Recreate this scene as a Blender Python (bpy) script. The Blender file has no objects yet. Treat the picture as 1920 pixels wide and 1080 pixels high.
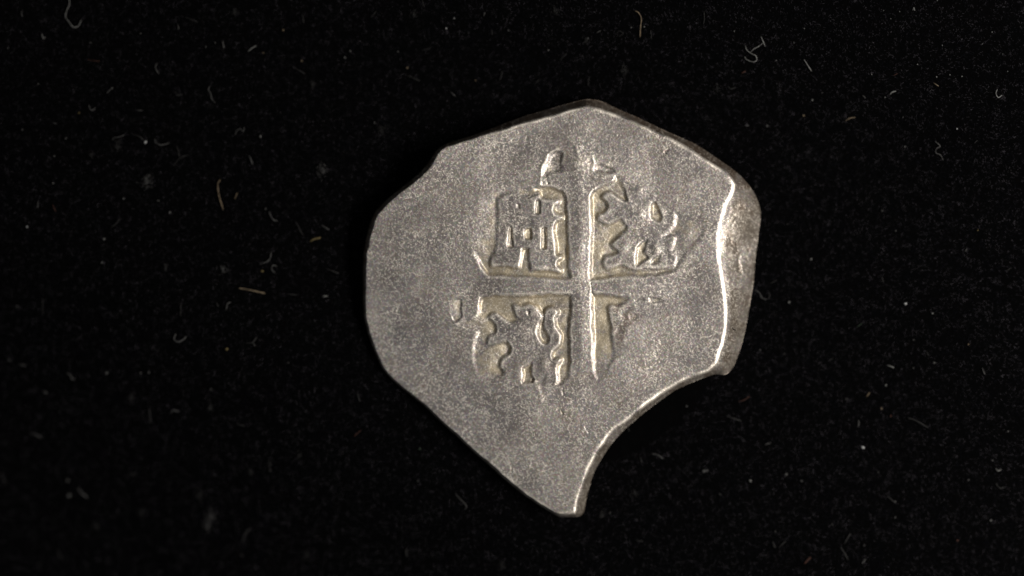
import bpy, math, random
import numpy as np

# ------------------------------------------------------------------ camera, light, exposure
S = 0.0483e-3                      # metres per photograph pixel on the coin's face
T = 3.3e-3                         # height of the coin's struck face above the cloth
DIST = 0.2588                      # lens to coin face
scene = bpy.context.scene
C = scene.collection

cam_data = bpy.data.cameras.new('camera')
cam = bpy.data.objects.new('camera', cam_data)
C.objects.link(cam)
cam.location = (0, 0, T + DIST)
cam.rotation_euler = (0, 0, 0)
cam_data.sensor_width = 36.0
cam_data.lens = 36.0 * DIST / (1920 * S)
cam_data.clip_start = 0.005
cam_data.clip_end = 5.0
cam_data.dof.use_dof = True
cam_data.dof.focus_distance = DIST + 0.0001
cam_data.dof.aperture_fstop = 4.8
scene.camera = cam

world = bpy.data.worlds.new('World')
scene.world = world
world.use_nodes = True
bg = world.node_tree.nodes['Background']
bg.inputs['Color'].default_value = (0.9, 0.95, 1.0, 1)
bg.inputs['Strength'].default_value = 0.09


def area_lamp(name, loc, target, size, power, color):
    d = bpy.data.lights.new(name, 'AREA')
    d.shape = 'DISK'
    d.size = size
    d.energy = power
    d.color = color
    o = bpy.data.objects.new(name, d)
    C.objects.link(o)
    o.location = loc
    v = np.array(target) - np.array(loc)
    v = v / np.linalg.norm(v)
    o.rotation_euler = (math.acos(-v[2]), 0, math.atan2(v[1], v[0]) - math.pi / 2)
    # area lamps shine along -Z: tilt about X then turn about Z
    return o


KEY = area_lamp('key_lamp', (0.178, -0.012, 0.172), (0.005, 0, 0), 0.17, 1.18, (1.0, 0.95, 0.89))
KEY.data.shape = 'RECTANGLE'           # a strip light: long across the table, narrow in height
KEY.data.size_y = 0.03
FILL = area_lamp('fill_lamp', (-0.22, -0.16, 0.30), (0, 0, 0), 0.16, 0.10, (0.92, 0.95, 1.0))

scene.view_settings.view_transform = 'Standard'
scene.view_settings.look = 'None'
scene.view_settings.exposure = 0.0
scene.view_settings.gamma = 1.0
scene.view_settings.use_curve_mapping = False

rng = np.random.default_rng(7)
random.seed(7)

# ------------------------------------------------------------------ materials


def new_mat(name):
    m = bpy.data.materials.new(name)
    m.use_nodes = True
    nt = m.node_tree
    nt.nodes.clear()
    out = nt.nodes.new('ShaderNodeOutputMaterial')
    b = nt.nodes.new('ShaderNodeBsdfPrincipled')
    nt.links.new(b.outputs[0], out.inputs[0])
    return m, nt, b


def mixc(nt, fac, a, b):
    n = nt.nodes.new('ShaderNodeMix')
    n.data_type = 'RGBA'
    for sock, v in ((n.inputs[0], fac), (n.inputs[6], a), (n.inputs[7], b)):
        if isinstance(v, (tuple, float, int)):
            sock.default_value = v if not isinstance(v, tuple) else (*v, 1)
        else:
            nt.links.new(v, sock)
    return n.outputs[2]


def ramp(nt, src, lo, hi, a=0.0, b=1.0):
    n = nt.nodes.new('ShaderNodeMapRange')
    n.inputs[1].default_value = lo
    n.inputs[2].default_value = hi
    n.inputs[3].default_value = a
    n.inputs[4].default_value = b
    nt.links.new(src, n.inputs[0])
    return n.outputs[0]


def attr(nt, name):
    n = nt.nodes.new('ShaderNodeAttribute')
    n.attribute_name = name
    return n.outputs['Fac']


def noise(nt, scale, detail=3, rough=0.6):
    tc = nt.nodes.new('ShaderNodeTexCoord')
    n = nt.nodes.new('ShaderNodeTexNoise')
    n.inputs['Scale'].default_value = scale
    n.inputs['Detail'].default_value = detail
    n.inputs['Roughness'].default_value = rough
    nt.links.new(tc.outputs['Object'], n.inputs['Vector'])
    return n.outputs['Fac']


def silver_material():
    m, nt, b = new_mat('toned_silver')
    grain = noise(nt, 9000, 3, 0.7)
    cloud = noise(nt, 330, 4, 0.6)
    base = mixc(nt, ramp(nt, cloud, 0.32, 0.68), (0.250, 0.220, 0.200), (0.385, 0.336, 0.288))
    mott = noise(nt, 2600, 3, 0.6)
    base = mixc(nt, ramp(nt, mott, 0.38, 0.66, 0.0, 0.6), base, (0.140, 0.124, 0.116))
    base = mixc(nt, ramp(nt, grain, 0.40, 0.66, 0.0, 0.55), base, (0.110, 0.100, 0.102))
    tint = nt.nodes.new('ShaderNodeTexNoise')
    tint.inputs['Scale'].default_value = 5200
    tint.inputs['Detail'].default_value = 2
    tct = nt.nodes.new('ShaderNodeTexCoord')
    nt.links.new(tct.outputs['Object'], tint.inputs['Vector'])
    hs = nt.nodes.new('ShaderNodeHueSaturation')
    hs.inputs['Saturation'].default_value = 1.6
    hs.inputs['Value'].default_value = 0.5
    nt.links.new(tint.outputs['Color'], hs.inputs['Color'])
    base = mixc(nt, 0.22, base, hs.outputs[0])
    base = mixc(nt, ramp(nt, attr(nt, 'tarnish'), 0, 1, 0, 0.58), base, (0.115, 0.105, 0.104))
    base = mixc(nt, attr(nt, 'tone'), base, (0.355, 0.302, 0.212))
    base = mixc(nt, attr(nt, 'cut'), base, (0.118, 0.100, 0.080))
    base = mixc(nt, attr(nt, 'dark_brown'), base, (0.085, 0.060, 0.042))
    base = mixc(nt, attr(nt, 'wear_glint'), base, (0.95, 0.87, 0.75))
    nt.links.new(base, b.inputs['Base Color'])
    b.inputs['Metallic'].default_value = 0.64
    r = ramp(nt, grain, 0.3, 0.7, 0.43, 0.55)
    nt.links.new(r, b.inputs['Roughness'])
    bump = nt.nodes.new('ShaderNodeBump')
    bump.inputs['Strength'].default_value = 0.2
    bump.inputs['Distance'].default_value = 0.00003
    nt.links.new(grain, bump.inputs['Height'])
    nt.links.new(bump.outputs[0], b.inputs['Normal'])
    return m


SILVER = silver_material()


def velvet_material(name, lo, hi):
    m, nt, b = new_mat(name)
    n = noise(nt, 1400, 4, 0.75)
    nt.links.new(mixc(nt, ramp(nt, n, 0.45, 0.78), lo, hi), b.inputs['Base Color'])
    b.inputs['Roughness'].default_value = 1.0
    b.inputs['Specular IOR Level'].default_value = 0.02
    return m


CLOTH = velvet_material('black_velvet_backing', (0.0003, 0.0003, 0.00036), (0.0008, 0.00075, 0.0008))
PILE = velvet_material('black_velvet_pile', (0.0028, 0.0029, 0.0042), (0.064, 0.059, 0.068))

FIBRE_COL = {'pale': (0.080, 0.080, 0.077), 'grey': (0.033, 0.0325, 0.032), 'dim': (0.0125, 0.0122, 0.012),
             'tan': (0.078, 0.060, 0.040), 'yellow': (0.080, 0.062, 0.028), 'reddish': (0.027, 0.013, 0.010),
             'white': (0.21, 0.21, 0.21), 'black': (0.004, 0.003, 0.003), 'greenish': (0.02, 0.028, 0.02)}
FIBRE = {}
for k, c in FIBRE_COL.items():
    m, nt, b = new_mat(k + '_lint')
    n = noise(nt, 2600, 2, 0.5)
    nt.links.new(mixc(nt, ramp(nt, n, 0.35, 0.65), tuple(v * 0.45 for v in c), tuple(min(1, v * 1.25) for v in c)),
                 b.inputs['Base Color'])
    b.inputs['Roughness'].default_value = 0.7
    b.inputs['Specular IOR Level'].default_value = 0.08
    FIBRE[k] = m

# ------------------------------------------------------------------ the velvet


def smooth(a, b, x):
    t = np.clip((x - a) / (b - a), 0, 1)
    return t * t * (3 - 2 * t)


def cloth_z(x, y):
    """The cloth lies flat under the coin, rises a little beyond its top and sags towards the tip."""
    x = np.asarray(x, float)
    y = np.asarray(y, float)
    up = 2.6e-3 * smooth(0.016, 0.034, y + 0.25 * (x - 0.005))
    right = 1.3e-3 * smooth(0.024, 0.05, x) * smooth(-0.03, 0.0, y)
    down = -4.2e-3 * smooth(0.020, 0.045, -y * 0.85 - (x - 0.005) * 0.55)
    wav = 0.15e-3 * (np.sin(x * 210 + 1) * np.cos(y * 260)) * smooth(0.021, 0.035, np.hypot(x - 0.004, y))
    return up + right + down + wav


def mesh_object(name, verts, faces, mat, parent=None, smooth_shade=True):
    me = bpy.data.meshes.new(name)
    me.from_pydata([tuple(v) for v in verts], [], faces)
    me.materials.append(mat)
    if smooth_shade:
        me.polygons.foreach_set('use_smooth', np.ones(len(me.polygons), bool))
    me.update()
    o = bpy.data.objects.new(name, me)
    C.objects.link(o)
    if parent:
        o.parent = parent
    return o


def grid_sheet():
    nx, ny = 220, 140
    xs = np.linspace(-0.085, 0.085, nx)
    ys = np.linspace(-0.055, 0.055, ny)
    X, Y = np.meshgrid(xs, ys)
    Z = cloth_z(X, Y)
    v = np.stack([X, Y, Z], -1).reshape(-1, 3)
    i = np.arange((ny - 1) * nx).reshape(ny - 1, nx)[:, :-1].ravel()
    f = np.stack([i, i + 1, i + nx + 1, i + nx], -1)
    return v, f.tolist()


v, f = grid_sheet()
cloth = mesh_object('velvet_cloth', v, f, CLOTH)
cloth['kind'] = 'structure'
cloth['label'] = 'black velvet cloth spread under the coin'


def pile():
    n = 130000
    x = rng.uniform(-0.054, 0.054, n)
    y = rng.uniform(-0.032, 0.032, n)
    # napped: neighbouring strands lean alike
    ang = 0.6 * np.sin(x * 330 + 2 * np.sin(y * 410)) + 0.7 * np.cos(y * 370 + 1.5 * np.sin(x * 290)) + rng.normal(0, .9, n) - 1.2
    lean = rng.uniform(0.10, 0.34, n) * 1e-3
    h = rng.uniform(0.10, 0.30, n) * 1e-3
    under = np.hypot(x - 0.0045, y + 0.001) < 0.0155
    keep = ~under
    x, y, ang, lean, h = (a[keep] for a in (x, y, ang, lean, h))
    n = len(x)
    w = rng.uniform(0.010, 0.022, n) * 1e-3
    z = cloth_z(x, y) - 0.02e-3
    base = np.stack([x, y, z], -1)
    V = np.empty((n, 4, 3))
    for k in range(3):
        a = ang + k * 2 * math.pi / 3
        V[:, k] = base + np.stack([np.cos(a) * w, np.sin(a) * w, np.zeros(n)], -1)
    V[:, 3] = base + np.stack([np.cos(ang) * lean, np.sin(ang) * lean, h], -1)
    F = (np.arange(n)[:, None, None] * 4 + np.array([[0, 1, 3], [1, 2, 3], [2, 0, 3]])[None]).reshape(-1)
    me = bpy.data.meshes.new('pile')
    me.vertices.add(n * 4)
    me.vertices.foreach_set('co', V.reshape(-1))
    me.loops.add(n * 9)
    me.loops.foreach_set('vertex_index', F.astype(np.int32))
    me.polygons.add(n * 3)
    me.polygons.foreach_set('loop_start', np.arange(0, n * 9, 3, dtype=np.int32))
    me.materials.append(PILE)
    me.update(calc_edges=True)
    o = bpy.data.objects.new('pile', me)
    C.objects.link(o)
    o.parent = cloth
    o['kind'] = 'stuff'


pile()

# ------------------------------------------------------------------ the coin: outlines in photograph pixels


def zoomed(pts, ox, oy, k):
    return [(ox + x / k, oy + y / k) for x, y in pts]


OUTER = [(824, 277), (838, 269), (882, 255), (915, 243), (949, 230), (982, 218), (1038, 202), (1080, 190),
         (1100, 186), (1120, 188), (1136, 193), (1167, 208), (1198, 221), (1249, 246), (1304, 270), (1336, 291),
         (1371, 315), (1389, 330), (1407, 350), (1419, 372), (1426, 395), (1424, 430), (1418, 470), (1415, 500),
         (1412, 535), (1406, 570), (1397, 620), (1389, 650), (1376, 685), (1365, 700), (1355, 703), (1341, 701),
         (1310, 712), (1270, 730), (1240, 750), (1210, 772), (1180, 798), (1149, 829), (1129, 858), (1113, 887),
         (1104, 918), (1098, 940), (1096, 956), (1091, 965), (1080, 969), (1049, 969), (1036, 962), (1011, 947),
         (971, 920), (938, 891), (902, 860), (860, 822), (822, 788), (793, 760), (749, 726), (722, 701),
         (711, 684), (698, 653), (687, 622), (681, 590), (679, 560), (680, 530), (682, 475), (693, 424),
         (704, 397), (727, 373), (749, 355), (782, 329), (802, 307), (815, 287)]
INNER = [(836, 275), (880, 262), (927, 247), (982, 231), (1038, 216), (1080, 204), (1098, 200), (1118, 204),
         (1149, 213), (1193, 231), (1238, 251), (1271, 267), (1304, 287), (1338, 309), (1366, 327), (1379, 345),
         (1371, 369), (1360, 391), (1351, 420), (1347, 447), (1349, 487), (1355, 524), (1361, 558), (1363, 591),
         (1362, 613), (1355, 649), (1342, 682), (1327, 696), (1300, 706), (1270, 719), (1240, 738), (1215, 756),
         (1180, 783), (1142, 814), (1120, 847), (1102, 880), (1091, 909), (1083, 936), (1081, 952), (1078, 963),
         (1050, 964), (1037, 960), (1012, 945), (973, 917), (940, 888), (904, 858), (862, 820), (824, 786),
         (795, 758), (751, 724), (725, 699), (714, 682), (702, 651), (691, 620), (685, 589), (684, 560),
         (685, 530), (687, 476), (698, 427), (709, 401), (731, 377), (753, 359), (787, 333), (807, 311),
         (819, 290)]

CA = (860, 300, 4.5)
LB = (840, 540, 4.32)
LC = (1090, 310, 4.32)
TP = (970, 230, 5.143)
LD = (1080, 520, 5.4)

FIELD_CASTLE = [(1012, 347), (1035, 348), (1056, 356), (1064, 371), (1067, 405), (1067, 424), (1070, 500), (1071, 526),
                (1016, 524), (949, 520), (914, 519), (902, 505), (893, 487), (880, 468), (866, 440), (866, 400), (876, 350),
                (930, 340), (985, 348)]
CASTLE = zoomed([(345, 335), (420, 300), (490, 285), (575, 322), (672, 292), (690, 335), (825, 352), (800, 375),
                 (785, 420), (805, 462), (868, 485), (815, 508), (798, 545), (790, 600), (805, 700), (812, 808),
                 (858, 822), (822, 848), (815, 900), (852, 935), (760, 918), (618, 915), (600, 737), (525, 742),
                 (500, 893), (400, 878), (285, 888), (283, 850), (302, 800), (332, 740), (337, 600), (347, 450)], *CA)
WINDOWS = [zoomed(p, *CA) for p in (
    [(425, 562), (450, 560), (460, 640), (467, 735), (440, 747), (408, 737), (415, 640)],
    [(553, 582), (612, 564), (622, 600), (622, 672), (556, 670)],
    [(700, 580), (746, 570), (746, 748), (694, 752)],
    [(650, 340), (692, 340), (692, 450), (643, 457)],
    [(488, 368), (516, 368), (522, 407), (490, 412)])]
FIELD_LION_B = zoomed([(262, 75), (320, 52), (600, 50), (1004, 42), (1000, 300), (997, 600), (985, 720), (930, 785),
                       (860, 800), (760, 800), (600, 800), (400, 800), (300, 780), (240, 730), (210, 650), (186, 560), (195, 450),
                       (225, 365), (140, 335), (55, 290), (130, 255), (215, 235), (240, 160)], *LB)
LION_B = zoomed([(345, 235), (385, 215), (440, 260), (500, 295), (560, 285), (610, 270), (560, 215), (540, 150),
                 (600, 160), (660, 140), (720, 165), (757, 230), (725, 290), (712, 350), (725, 410), (755, 455),
                 (800, 468), (832, 440), (830, 390), (790, 310), (785, 240), (800, 185), (840, 165), (882, 195),
                 (850, 240), (860, 310), (902, 385), (895, 450), (850, 500), (830, 545), (845, 592), (905, 580),
                 (880, 620), (866, 680), (875, 740), (850, 800), (760, 830), (600, 830), (480, 815), (385, 800),
                 (370, 770), (400, 745), (450, 725), (465, 680), (430, 625), (450, 580), (510, 540), (525, 480),
                 (480, 418), (400, 440), (335, 450), (340, 405), (385, 385), (408, 340), (395, 285)], *LB)
LION_B_PITS = [(zoomed([(598, 645), (640, 615), (682, 590), (692, 625), (680, 680), (697, 740), (672, 772), (600, 792), (583, 760), (600, 700)], *LB), 5.0),
               (zoomed([(545, 515), (640, 505), (735, 525), (735, 555), (640, 548), (560, 545)], *LB), 1.6),
               (zoomed([(635, 180), (660, 170), (672, 200), (655, 232), (636, 215)], *LB), 2.5),
               (zoomed([(705, 745), (800, 690), (790, 770), (755, 800), (715, 775)], *LB), 2.6)]
FIELD_LION_C = zoomed([(66, 936), (69, 600), (65, 400), (63, 265), (88, 200), (165, 152), (245, 130), (272, 75),
                       (330, 95), (400, 150), (520, 200), (640, 262), (735, 345), (830, 395), (960, 400), (1022, 470),
                       (1000, 560), (935, 650), (865, 725), (815, 800), (765, 865), (600, 903), (300, 915)], *LC)
LION_C = zoomed([(180, 255), (230, 232), (345, 305), (385, 285), (370, 200), (340, 125), (400, 140), (520, 190),
                 (650, 262), (745, 350), (738, 470), (700, 520), (655, 570), (680, 595), (742, 590), (735, 640),
                 (715, 690), (752, 735), (740, 805), (620, 822), (440, 835), (330, 800), (210, 828), (188, 790),
                 (200, 752), (250, 745), (310, 715), (300, 680), (258, 640), (310, 590), (378, 530), (375, 480),
                 (320, 425), (220, 465), (150, 430), (150, 410), (200, 395), (232, 345), (215, 290)], *LC)
LION_C_PITS = [(zoomed([(560, 310), (600, 290), (640, 350), (660, 420), (640, 465), (600, 467), (565, 430), (553, 370)], *LC), 4.6),
               (zoomed([(445, 660), (500, 610), (542, 588), (530, 650), (520, 700), (552, 750), (500, 795), (445, 820), (433, 740)], *LC), 4.2),
               (zoomed([(575, 748), (650, 700), (640, 790), (560, 802)], *LC), 2.4),
               (zoomed([(380, 520), (470, 530), (550, 580), (480, 570), (400, 555)], *LC), 1.4)]
FIELD_D = zoomed([(138, 150), (150, 500), (155, 800), (165, 950), (212, 1062), (285, 1035), (350, 930), (408, 820),
                  (388, 640), (376, 520), (345, 308), (430, 312), (528, 262), (545, 190), (400, 172), (200, 152)], *LD)
ORNAMENT = zoomed([(232, 450), (290, 330), (365, 250), (450, 258), (462, 340), (456, 440), (430, 492), (350, 512),
                   (300, 520), (250, 535), (212, 560), (214, 500)], *TP)
ORNAMENT2 = zoomed([(732, 400), (770, 378), (850, 390), (930, 440), (950, 485), (870, 492), (760, 503), (728, 465)], *TP)
PIT_D = zoomed([(738, 205), (800, 200), (890, 225), (880, 250), (760, 262)], *LD)
PIT_D2 = zoomed([(575, 215), (680, 210), (685, 245), (600, 250)], *LD)
PIT_D3 = zoomed([(520, 370), (600, 360), (640, 400), (590, 440), (540, 430)], *LD)
NOTCH_B = zoomed([(10, 100), (108, 88), (122, 228), (60, 285), (20, 240)], *LB)
CROSS = [(1067, 380), (1060, 362), (1048, 351), (1030, 345), (1024, 338), (1033, 330), (1050, 328), (1062, 318),
         (1062, 290), (1075, 275), (1090, 285), (1100, 300), (1112, 318), (1116, 328), (1140, 325), (1152, 332), (1135, 342), (1114, 354),
         (1105, 368), (1104, 420), (1104, 480), (1105, 526), (1150, 523), (1235, 519), (1243, 530), (1240, 550), (1180, 551),
         (1106, 549), (1107, 620), (1109, 690), (1113, 716), (1090, 722), (1072, 712), (1072, 620), (1072, 551),
         (1000, 550), (905, 551), (897, 572), (890, 594), (870, 592), (866, 575), (863, 560), (870, 545), (872, 525), (885, 495), (893, 490),
         (902, 507), (914, 520), (950, 521), (1016, 525), (1071, 527), (1070, 480)]

# ------------------------------------------------------------------ the coin: height field
U0, V0, U1, V1 = 672, 180, 1434, 976
NU, NV = U1 - U0 + 1, V1 - V0 + 1
UU, VV = np.meshgrid(np.arange(U0, U1 + 1, dtype=np.float32), np.arange(V0, V1 + 1, dtype=np.float32))


def curve(pts, n=3):
    """closed Catmull-Rom through the points"""
    p = np.array(pts, float)
    a, b, c, d = np.roll(p, 1, 0), p, np.roll(p, -1, 0), np.roll(p, -2, 0)
    out = []
    for t in np.arange(n) / n:
        out.append(0.5 * ((2 * b) + (c - a) * t + (2 * a - 5 * b + 4 * c - d) * t * t + (3 * b - a - 3 * c + d) * t ** 3) * 0.55
                   + 0.45 * (b + (c - b) * t))
    return np.stack(out, 1).reshape(-1, 2)


def sdf(pts, margin=None, n=3):
    """signed distance in pixels, negative inside; outside the margin it is simply large"""
    p = curve(pts, n) if n > 1 else np.array(pts, float)
    if margin is None:
        sl = (slice(0, NV), slice(0, NU))
    else:
        a, b = p.min(0) - margin, p.max(0) + margin
        sl = (slice(max(0, int(a[1] - V0)), min(NV, int(b[1] - V0) + 1)), slice(max(0, int(a[0] - U0)), min(NU, int(b[0] - U0) + 1)))
    x, y = UU[sl], VV[sl]
    best = np.full(x.shape, 1e9, np.float32)
    ins = np.zeros(x.shape, bool)
    q = np.roll(p, -1, 0)
    for (ax, ay), (bx, by) in zip(p, q):
        dx, dy = bx - ax, by - ay
        L = dx * dx + dy * dy + 1e-12
        t = np.clip(((x - ax) * dx + (y - ay) * dy) / L, 0, 1)
        d = (x - ax - t * dx) ** 2 + (y - ay - t * dy) ** 2
        np.minimum(best, d, out=best)
        if ay != by:
            ins ^= ((ay > y) != (by > y)) & (x < (bx - ax) * (y - ay) / (by - ay) + ax)
    d = np.sqrt(best)
    full = np.full((NV, NU), 1e3, np.float32)
    full[sl] = np.where(ins, -d, d)
    return full


def blur(a, s):
    fy = np.fft.fftfreq(a.shape[0])[:, None]
    fx = np.fft.rfftfreq(a.shape[1])[None]
    return np.fft.irfft2(np.fft.rfft2(a) * np.exp(-2 * (math.pi * s) ** 2 * (fx * fx + fy * fy)), a.shape).astype(np.float32)


def cloud(s):
    a = blur(rng.normal(size=(NV, NU)), s)
    return a / a.std()


def ramp2(p0, p1):
    """0 at p0 rising to 1 at p1, along the line between them"""
    d = np.array(p1, float) - p0
    t = ((UU - p0[0]) * d[0] + (VV - p0[1]) * d[1]) / (d @ d)
    return smooth(0, 1, t)


wob = cloud(5) * 0.7
d_out = sdf(OUTER, n=2)
d_in = sdf(INNER, n=2) + cloud(7) * 0.6
recess = np.zeros((NV, NU), np.float32)
label = np.zeros((NV, NU), np.int32)


depth_var = np.clip(0.93 + 0.13 * cloud(13), 0.6, 1.2)


def sink(poly, depth, wall, islands=(), fade=None, warp=1.0):
    """push the ground inside poly down by depth, leaving the islands standing"""
    global recess
    d = sdf(poly, 14) + wob * warp
    for isl in islands:
        d = np.maximum(d, -(isl + wob * warp * 0.6))
    k = depth * (1 - smooth(-wall, 0.6, d))
    k = k * depth_var
    if fade is not None:
        k = k * fade
    recess = np.maximum(recess, k).astype(np.float32)
    return d


d_castle, d_lb, d_lc, d_cross = sdf(CASTLE, 40, 2), sdf(LION_B, 60), sdf(LION_C, 60), sdf(CROSS, 30, 2)

fa = sink(FIELD_CASTLE, 7.4, 8.4, [d_castle * 1.0],
          np.maximum(np.maximum(0.62 * ramp2((884, 425), (936, 435)), 0.95 * ramp2((874, 462), (908, 514))), ramp2((950, 430), (990, 430)))
          * np.maximum(ramp2((960, 338), (960, 385)), ramp2((990, 340), (1015, 340))), warp=0.45)
fb = sink(FIELD_LION_B, 7.4, 8.6, [d_lb], (0.24 + 0.76 * ramp2((862, 640), (950, 605))) * (0.25 + 0.75 * ramp2((960, 728), (965, 690))))
fc = sink(FIELD_LION_C, 6.8, 9.0, [d_lc], (0.24 + 0.76 * ramp2((1285, 440), (1170, 460))) * (0.6 + 0.4 * ramp2((1160, 330), (1150, 380))))
fd = sink(FIELD_D, 6.6, 9.5, [], 0.22 + 0.78 * ramp2((1125, 715), (1118, 600)))
fo = sink(ORNAMENT, 6.4, 12.0, [], 0.45 + 0.55 * ramp2((1020, 330), (1055, 320)), warp=2.2)
sink(ORNAMENT2, 4.0, 9.0, warp=2.0)
for p, dep in LION_B_PITS + LION_C_PITS:
    sink(p, dep * 1.25, 6.6)
win_d = [sink(p, dep * 1.25, 3.8, warp=0.4) for p, dep in zip(WINDOWS, (4.2, 3.6, 4.6, 3.0, 1.8))]
sink(PIT_D, 3.0, 3.0)
sink(PIT_D2, 2.0, 3.0)
sink(PIT_D3, 1.6, 4.0)
sink(NOTCH_B, 3.6, 5.0, [], ramp2((836, 580), (868, 585)))


def line_dist(pts):
    best = np.full((NV, NU), 1e9, np.float32)
    for (ax, ay), (bx, by) in zip(pts[:-1], pts[1:]):
        dx, dy = bx - ax, by - ay
        t = np.clip(((UU - ax) * dx + (VV - ay) * dy) / (dx * dx + dy * dy), 0, 1)
        np.minimum(best, (UU - ax - t * dx) ** 2 + (VV - ay - t * dy) ** 2, out=best)
    return np.sqrt(best)


# low swells of the hammered flan, the rounded rim and the sheared sides
away = np.maximum((1150 - UU) * 0.8 + (VV - 600) * 0.6, 0)
dome = -29.0 * (away / 300) ** 2            # the hammered flan is slightly bowed
h = cloud(60) * 2.0 + cloud(22) * 0.55 + dome
lump = smooth(0.0, 4.0, recess)
recess = 0.7 * recess + 0.3 * blur(recess, 2.0)
h -= recess + lump * cloud(7) * 0.45
punched = smooth(2, -4, np.minimum(np.minimum(d_lb, d_lc), d_castle))
h += punched * cloud(5) * 0.30
# narrow cracks, flan seams and nicks: (points, depth, half width)
CRACKS = [(zoomed([(95, 150), (75, 210), (95, 270), (140, 330), (205, 412)], *TP), 1.6, 2.2),
          ([(838, 640), (836, 665), (839, 700)], 0.9, 3.0), ([(1056, 740), (1052, 722), (1049, 712)], 1.4, 1.6),
          ([(1024, 330), (1028, 344)], 2.4, 3.0), ([(1050, 765), (1055, 776)], 1.8, 2.0), ([(1248, 285), (1254, 278)], 1.6, 1.8),
          (zoomed([(540, 520), (640, 516)], *CA), 1.0, 1.3), (zoomed([(490, 272), (572, 312), (680, 284)], *CA), 1.6, 1.6),
          (zoomed([(300, 785), (295, 850)], *CA), 2.0, 2.4), ([(1108, 530), (1110, 548)], 2.2, 1.8),
          (zoomed([(500, 840), (640, 850), (770, 860)], *LC), 1.0, 1.3),
          (zoomed([(890, 830), (940, 930)], *LB), 1.2, 1.6), (zoomed([(680, 760), (690, 740)], *LB), 2.2, 1.8),
          ([(1380, 455), (1383, 480), (1387, 510)], 2.4, 2.0), ([(1395, 483), (1411, 487)], 2.8, 2.2),
          ([(1392, 478), (1400, 484)], 2.0, 2.0), ([(1396, 455), (1404, 470)], 1.4, 1.6),
          ([(1098, 800), (1104, 812)], 1.2, 1.3), ([(957, 866), (961, 885)], 0.7, 3.0)]
dark_brown = np.zeros((NV, NU), np.float32)
crackle = np.clip(0.55 + 0.4 * cloud(9), 0.1, 1.1)
for pts, dep, hw in CRACKS:
    g = np.exp(-((line_dist(pts) + wob * 1.1) / hw) ** 2) * crackle
    h -= dep * g
    dark_brown = np.maximum(dark_brown, 0.55 * g * min(1, dep / 2))  # grooves also tinted dark brown, more where deeper
# raised ridges pushed up beside the punches
RIDGES = [(zoomed([(55, 290), (130, 320), (230, 352)], *LB), 1.9, 3.0), (zoomed([(200, 420), (186, 540), (205, 640), (240, 740)], *LB), 0.3, 3.6),
          (zoomed([(720, 800), (770, 930), (860, 990)], *LB), 1.1, 4.0), ([(884, 472), (900, 502), (914, 519)], 0.9, 3.0),
          ([(915, 551), (1000, 551), (1070, 549)], 0.7, 2.4), ([(1115, 546), (1180, 551)], 0.6, 2.4),
          (zoomed([(380, 148), (520, 200), (640, 268), (735, 350)], *LC), 0.8, 2.2),
          (zoomed([(210, 560), (240, 420), (300, 310), (370, 245)], *TP), 1.1, 2.4),
          ([(1012, 345), (1016, 315), (1028, 291), (1048, 277), (1072, 270), (1095, 276), (1110, 292), (1114, 308)], 1.8, 3.6), (zoomed([(690, 720), (730, 650), (800, 610), (930, 545)], *TP), 1.3, 2.6), ([(1110, 318), (1118, 328), (1140, 326), (1152, 331)], 1.0, 2.6), (zoomed([(560, 240), (590, 330)], *TP), 1.2, 2.8), ([(1081, 950), (1076, 938)], 1.5, 3.0)]
for pts, hi, hw in RIDGES:
    h += hi * np.exp(-((line_dist(pts) + wob * 0.8) / hw) ** 2) * np.clip(0.6 + 0.4 * cloud(10), 0.1, 1.2)

gv0, gu0 = np.gradient(d_out)
gx0 = blur(gu0 / (np.hypot(gu0, gv0) + 1e-6), 3)
# rounded bodies of the punched figures: (u, v, radius u, radius v, height)
BUMPS = [(978, 622, 24, 13, 2.6), (1000, 588, 11, 9, 2.0), (1020, 682, 11, 15, 2.4), (972, 695, 9, 14, 2.0), (1038, 610, 6, 22, 1.4), (1198, 402, 24, 15, 2.4),
         (1200, 360, 13, 12, 2.0), (1232, 462, 11, 16, 2.2), (1168, 465, 10, 13, 1.8), (1085, 302, 20, 24, 3.2), (1040, 338, 26, 7, 1.2), (1130, 336, 22, 7, 1.2), (1000, 470, 34, 40, 0.9),
         (1087, 440, 13, 90, 2.4), (1090, 630, 13, 80, 2.2), (990, 537, 80, 10, 1.8), (1170, 537, 60, 10, 1.8)]
for bu, bv, ru, rv, bh in BUMPS:
    h += bh * np.exp(-((UU - bu) / ru) ** 2 - ((VV - bv) / rv) ** 2)
h += 0.35 * smooth(-26, -9, d_in) - 1.5 * smooth(-8, 0.5, d_in) ** 1.8 * (0.15 + 0.85 * smooth(-0.35, 0.35, gx0)) * np.clip(0.95 + 0.2 * cloud(9), 0.4, 1.4)
do = np.maximum(-d_out, 0)
di = np.maximum(d_in, 0)
t = di / (di + do + 1e-3)
facet = smooth(350, 362, VV) * smooth(1325, 1352, UU) * (1 - smooth(688, 704, VV))
lowleft = smooth(0, 60, (VV - 690) - 0.82 * (UU - 720)) * (1 - smooth(1040, 1080, UU))
drop = 44 * (1 - facet) + 57 * facet
drop = drop * (1 - 0.5 * lowleft)
wallshape = t ** 1.15 * (1 - facet) + (0.80 * t ** 1.05 + 0.2 * t ** 3) * facet
tb = blur(wallshape, 1.1)
h -= tb * drop
# a soft trimmed strip along the long lower edge
strip = lowleft * smooth(-24, -6, d_in + cloud(9) * 4)
h -= 0.9 * strip
# the sheared facet is coarser than the struck face
coarse = smooth(0.02, 0.2, tb)
h += coarse * (cloud(9) * 0.8 + cloud(2.2) * 0.3 - np.clip(cloud(4) - 1.1, 0, 2) * 0.9)

# fine hair scratches and polishing marks
wear_glint = np.zeros((NV, NU), np.float32)


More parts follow.
